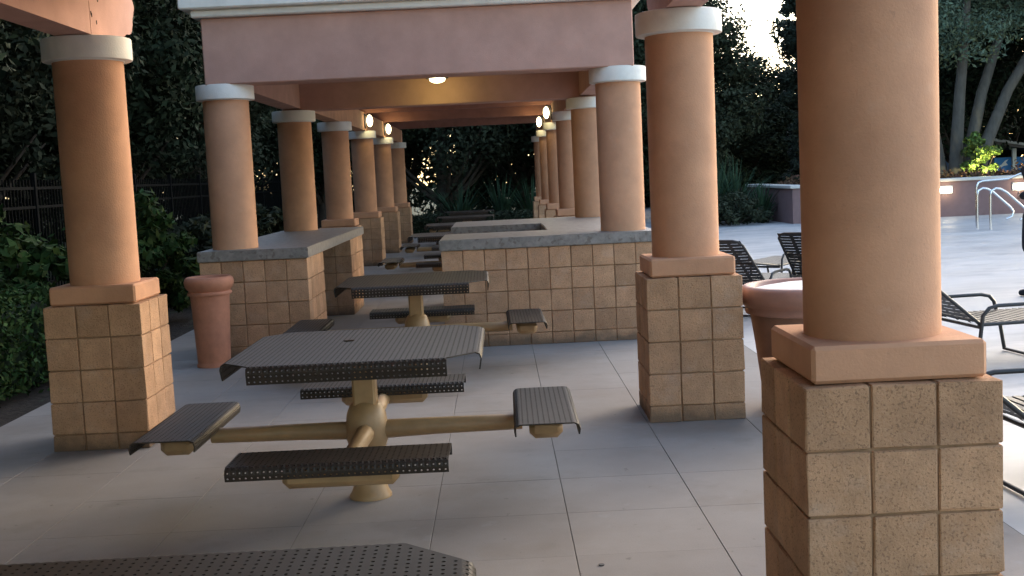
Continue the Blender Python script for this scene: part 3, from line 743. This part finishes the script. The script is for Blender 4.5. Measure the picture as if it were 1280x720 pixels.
# clipped hedges
def hedge(label, x0, x1, y0, y1, h, mt, nl, size, z0=0.0):
    t = thing('hedge', label, 'hedge', ((x0+x1)/2, (y0+y1)/2, z0)); hx, hy = (x1-x0)/2, (y1-y0)/2
    p = rng.uniform(-1, 1, (nl, 3)); ax = rng.integers(0, 3, nl); sg = rng.choice([-1, 1], nl)
    for a in range(3):
        mk = ax == a; p[mk, a] = (sg[mk] if a < 2 else 1.0)
    p += rng.normal(0, .03, p.shape)*np.array([1/hx, 1/hy, 2/h])
    P = np.stack([p[:, 0]*hx, p[:, 1]*hy, (p[:, 2]+1)/2*h], -1)
    nrm = rng.normal(size=(nl, 3)); nrm[:, 2] += .5; nrm /= np.linalg.norm(nrm, axis=1)[:, None]
    tt = np.cross(nrm, rng.normal(size=(nl, 3))); tt /= np.linalg.norm(tt, axis=1)[:, None]; bb = np.cross(nrm, tt); s = size*rng.uniform(.6, 1.3, (nl, 1))
    V = np.stack([P-tt*s, P-bb*s*.5, P+tt*s, P+bb*s*.5], 1).reshape(-1, 3)
    obj('foliage', np_mesh('foliage', V, np.arange(len(V)).reshape(-1, 4), mt), t)
    MB().box(-hx*.86, hx*.86, -hy*.92, hy*.92, -.05, h*.9, .05).build('twig_core', M_leafdark, t)
hedge('low clipped green hedge at the left picture edge beside the far left column', -5.3, -4.05, 8.7, 10.7, .74, M_leafmid, 9000, .032)
hedge('low dark hedge closing the far end of the pergola', -5, 3.6, 33.6, 34.6, .52, M_leafdark2, 15000, .05)
# strap-leaf plants
def strap_plant(label, loc, h, n_, group=None):
    t = thing('strap_leaf_plant', label, 'plant', loc, random.uniform(0, 6), group); V = []; F = []
    for i in range(n_):
        a = rng.uniform(0, 6.28); l = h*rng.uniform(.6, 1.2); sp = rng.uniform(.1, .85); w_ = .028*rng.uniform(.7, 1.3); r0 = rng.uniform(0, .18)
        o_ = len(V); ca, sa = math.cos(a), math.sin(a)
        for k in range(6):
            s = k/5; rr = r0+l*sp*s**1.4; z = l*(s-.45*sp*s*s); ww = w_*(1-s**2)+.002
            V += [(rr*ca-ww*sa, rr*sa+ww*ca, z), (rr*ca+ww*sa, rr*sa-ww*ca, z)]
        for k in range(5): F.append((o_+2*k, o_+2*k+1, o_+2*k+3, o_+2*k+2))
    obj('leaf_blades', np_mesh('leaf_blades', np.array(V), np.array(F), M_strap), t); return t
k = 0
sp_l = ['left clump of long strap leaves beside the second right column', 'middle clump of long strap leaves before the garden wall end', 'right clump of long strap leaves against the garden wall end', 'back clump of strap leaves behind the front three']
for (x_, y_, h_), l_ in zip(((6.0, 32.4, 1.5), (6.7, 32.8, 1.7), (7.25, 32.0, 1.1), (6.4, 34.0, 2.0)), sp_l): strap_plant(l_, (x_, y_, 0), h_, 110, 'strap leaf plants beside the garden wall')
for x_, w_ in ((-1.2, 'leftmost'), (.1, 'second from left'), (1.0, 'middle'), (1.9, 'second from right'), (2.8, 'rightmost')): strap_plant(w_+' of five dim strap leaf plants behind the low back hedge', (x_, 35.4+random.uniform(-.3, .3), 0), 1.7, 80, 'strap leaf plants behind the back hedge')
shrub('shrub', 'dark low shrub under the strap leaves by the garden wall', M_leafdark2, (6.3, 31.5, 0), 1.0, .8, 60, 80, .06)
# reddish ground cover on the raised bed, uplit bush
cs = []; rs = []
for i in range(420): cs.append(np.array([rng.uniform(8.4, 22), rng.uniform(31, 35.5), .8+abs(rng.normal(0, .10))])); rs.append(rng.uniform(.2, .38))
V, F = leaf_cloud(cs, rs, 60, .06); tag(obj('ground_cover', np_mesh('ground_cover', V, F, M_red)), 'reddish brown ground cover on top of the garden wall bed', 'ground cover', kind='stuff')
shrub('shrub', 'yellow green bush lit from below by the garden uplight', M_leaflight, (13.95, 33.5, .8), .5, 1.5, 34, 70, .07)
up = thing('garden_uplight', 'small bright garden uplight at the foot of the lit bush', 'lamp', (13.72, 32.75, .98))
MB().lathe([(.05, -.2), (.05, -.06), (.09, -.03), (.10, .0), (.085, .004)], 16).build('lamp_housing', M_dark, up, smooth=40)
MB().lathe([(.001, .012), (.084, .006)], 16, cap=False).build('lamp_glass', M_glow, up)
bulb(up, (0, 0, .14), 24.0, (1.0, .92, .45), .05)
# fence on the left
fn = thing('metal_fence', 'dark metal picket fence running behind the left shrubs', 'fence', (-6.6, 0, 0))
for k in range(20): MB().box(-.035, .035, -4+2.3*k-.035, -4+2.3*k+.035, -.1, 1.95, .006).build('fence_post', M_fence, fn)
for z in (.35, 1.45, 1.72): MB().box(-.018, .018, -4, 40, z, z+.04).build('fence_rail', M_fence, fn)
mb = MB()
for k in range(390): mb.box(-.009, .009, -3.95+.112*k-.009, -3.95+.112*k+.009, .12, 1.86)
tag(mb.build('picket', M_fence, fn), kind='stuff')
# blue building
bb = thing('blue_building', 'blue building with sloping grey roof behind the raised bed at right', 'building', (18.2, 42.5, 0))
MB().box(0, 9, 0, 5, 0, 1.42).build('wall', M_blue, bb)
MB().prism([(-.35, 1.93), (1.2, 1.68), (9.5, 1.43), (9.5, 1.6), (1.2, 1.82), (-.35, 2.14)], 'y', -.5, 5.4).build('roof', M_roof, bb)
MB().prism([(-.36, 2.06), (1.2, 1.76), (9.5, 1.52), (9.5, 1.61), (1.2, 1.84), (-.36, 2.16)], 'y', -.56, -.502).build('fascia_board', M_coping, bb)
MB().box(.62, .76, -.12, -.02, 0, 1.74).build('post', M_white, bb)
V = [(-.0, 1.10), (.25, 1.16), (.38, 1.30), (.52, 1.36), (.42, 1.24), (.50, 1.14), (.34, 1.12), (.15, 1.02)]
MB().prism(V, 'y', -.014, -.002).build('wall_mark', M_white, bb)

# ------------------------------------------------------------------ small marks
def small(name, pts, z, mt, label, cat):
    return tag(MB().prism(pts, 'z', z, z+.004).build(name, mt), label, cat)
circ = lambda x, y, r, n=14: [(x+r*math.cos(6.283*i/n), y+r*math.sin(6.283*i/n)) for i in range(n)]
small('floor_drain', circ(.35, 4.60, .012), .001, M_dark, 'small round dark floor drain in the paving at lower right', 'drain')
small('fallen_leaf', [(-.83, 5.94), (-.81, 5.925), (-.78, 5.935), (-.775, 5.95), (-.80, 5.955)], ZT_T+.001, M_crack, 'tiny dark dry leaf lying on the middle table top', 'leaf')

# ------------------------------------------------------------------ person at the right picture edge
M_skin = mat('skin', (0.42, 0.25, 0.17), 0.55, 0.4, var=.05, vscale=8)
M_cloth = mat('navy_cloth', (0.018, 0.020, 0.026), 0.9, 0.2, bump=.3, bscale=200)
M_hair = mat('dark_hair', (0.02, 0.014, 0.01), 0.6, 0.3)
def skin(name, V, E, Rr, mt, parent, sub=1, root=0):
    me = bpy.data.meshes.new(name); me.from_pydata(V, E, []); o = obj(name, me, parent); me.materials.append(mt)
    md = o.modifiers.new('skin', 'SKIN'); md.use_smooth_shade = True
    for i, d in enumerate(me.skin_vertices[0].data):
        r0 = Rr[i]; d.radius = r0 if isinstance(r0, tuple) else (r0, r0); d.use_root = (i == root)
    sm = o.modifiers.new('sub', 'SUBSURF'); sm.levels = sub; sm.render_levels = sub
    return o
pr = thing('person', 'person in dark shirt and dark shorts standing at the right picture edge', 'person', (5.93, 12.7, 0), R(200))
V = [(0,0,.95), (0,0,1.12), (0,.01,1.30), (0,0,1.42), (0,-.01,1.50)]; E = [(0,1),(1,2),(2,3),(3,4)]
Rr = [(.15,.11), (.14,.10), (.165,.115), (.12,.09), (.055,.055)]
def chain(pts, rr, parent):
    k = parent
    for p, r0 in zip(pts, rr): V.append(p); Rr.append(r0); E.append((k, len(V)-1)); k = len(V)-1
    return k
hands = []
for s in (-1, 1):
    chain([(s*.095, 0, .88), (s*.10, -.01, .50), (s*.105, .01, .09), (s*.115, -.13, .035)], [.09, .062, .042, .035], 0)
    hands.append(chain([(s*.160, 0, 1.40), (s*.150, .08, 1.14), (s*.12, -.17, 1.10)], [.06, .045, .03], 3))
body = skin('body', V, E, Rr, M_skin, pr, 2)
hd = MB(); n_, k_ = 20, 14; HV = []; HF = []
for i in range(k_+1):
    th = math.pi*i/k_; z = math.cos(th)
    for j in range(n_):
        ph = 2*math.pi*j/n_; x_ = .074*math.sin(th)*math.cos(ph)*(1-.18*max(0, -z)); y_ = .096*math.sin(th)*math.sin(ph)
        if y_ < 0:
            y_ -= .020*math.exp(-((z+.1)/.16)**2-(x_/.018)**2)      # nose
            y_ += .008*math.exp(-((z-.12)/.12)**2)*math.exp(-((abs(x_)-.032)/.016)**2)   # eye sockets
        HV.append((x_, y_, 1.635+.118*z))
for i in range(k_):
    for j in range(n_): HF.append((i*n_+j, (i+1)*n_+j, (i+1)*n_+(j+1) % n_, i*n_+(j+1) % n_))
hd.add(HV, HF).build('head', M_skin, pr, smooth=80)
fm = MB()
for s in (-1, 1): fm.lathe([(.001, -.009), (.008, -.004), (.009, 0), (.008, .004), (.001, .009)], 10, (s*.03, -.081, 1.655), cap=False)
fm.build('eye', M_hair, pr, smooth=80)
MB().tube([(-.022, -.083, 1.575), (0, -.091, 1.573), (.022, -.083, 1.575)], [.003, .006, .003], 6).build('mouth', mat('lips', (.30, .12, .09), .5), pr, smooth=80)
for s in (-1, 1): MB().lathe([(.001, -.026), (.012, -.015), (.015, .005), (.01, .024), (.001, .028)], 10, (s*.076, .005, 1.635), cap=False).build('ear', M_skin, pr, smooth=80)
hh = MB(); HV = [(x_*1.09, y_*1.07+.006, 1.64+(z_-1.635)*1.10) for x_, y_, z_ in hd.v]
hh.add(HV, [q for q in hd.f if all(HV[i][2] > 1.66 or HV[i][1] > .035 for i in q)]).build('hair', M_hair, pr, smooth=80)
for s, kq in zip((-1, 1), hands):
    W = Vector(V[kq]); D_ = Vector((-s*.62, -.72, .0)).normalized(); up_ = Vector((0, 0, 1))
    P_at = lambda f, h: tuple(W + D_*f + up_*h)
    skin('palm', [P_at(0, 0), P_at(.05, 0), P_at(.085, 0)], [(0,1),(1,2)], [(.020,.026), (.014,.036), (.012,.036)], M_skin, pr, 1)
    for q, (h_, l) in enumerate(((.030, .070), (.010, .080), (-.010, .074), (-.030, .058))):
        b0 = W + D_*.08 + up_*h_; cu = Vector((0, .6, -.3)).normalized()
        skin('finger', [tuple(b0), tuple(b0+D_*l*.5), tuple(b0+D_*l*.78+cu*.012), tuple(b0+D_*l*.92+cu*.030)], [(0,1),(1,2),(2,3)], [.0095, .009, .008, .0065], M_skin, pr, 1)
    b0 = W + D_*.03 + up_*.03
    skin('thumb', [tuple(b0), tuple(b0+D_*.028+up_*.026), tuple(b0+D_*.058+up_*.034)], [(0,1),(1,2)], [.012, .010, .008], M_skin, pr, 1)
V = [(0,0,1.0), (0,0,1.12), (0,.01,1.30), (0,0,1.43)]; E = [(0,1),(1,2),(2,3)]; Rr = [(.165,.135), (.150,.125), (.160,.130), (.125,.10)]
for s in (-1, 1): chain([(s*.160, 0, 1.405), (s*.150, .08, 1.145), (s*.13, -.13, 1.11)], [.078, .060, .045], 3)
skin('shirt', V, E, Rr, M_cloth, pr, 2)
V = [(0,0,1.0), (0,0,.90)]; E = [(0,1)]; Rr = [(.170,.128), (.165,.125)]
for s in (-1, 1): chain([(s*.10, 0, .82), (s*.11, -.01, .60), (s*.112, -.01, .46)], [.110, .098, .092], 1)
skin('shorts', V, E, Rr, M_cloth, pr, 2)
for s in (-1, 1): skin('shoe', [(s*.105, .04, .05), (s*.11, -.08, .045), (s*.118, -.17, .035)], [(0,1),(1,2)], [(.05,.05), (.05,.045), (.038,.034)], M_cloth, pr, 2)
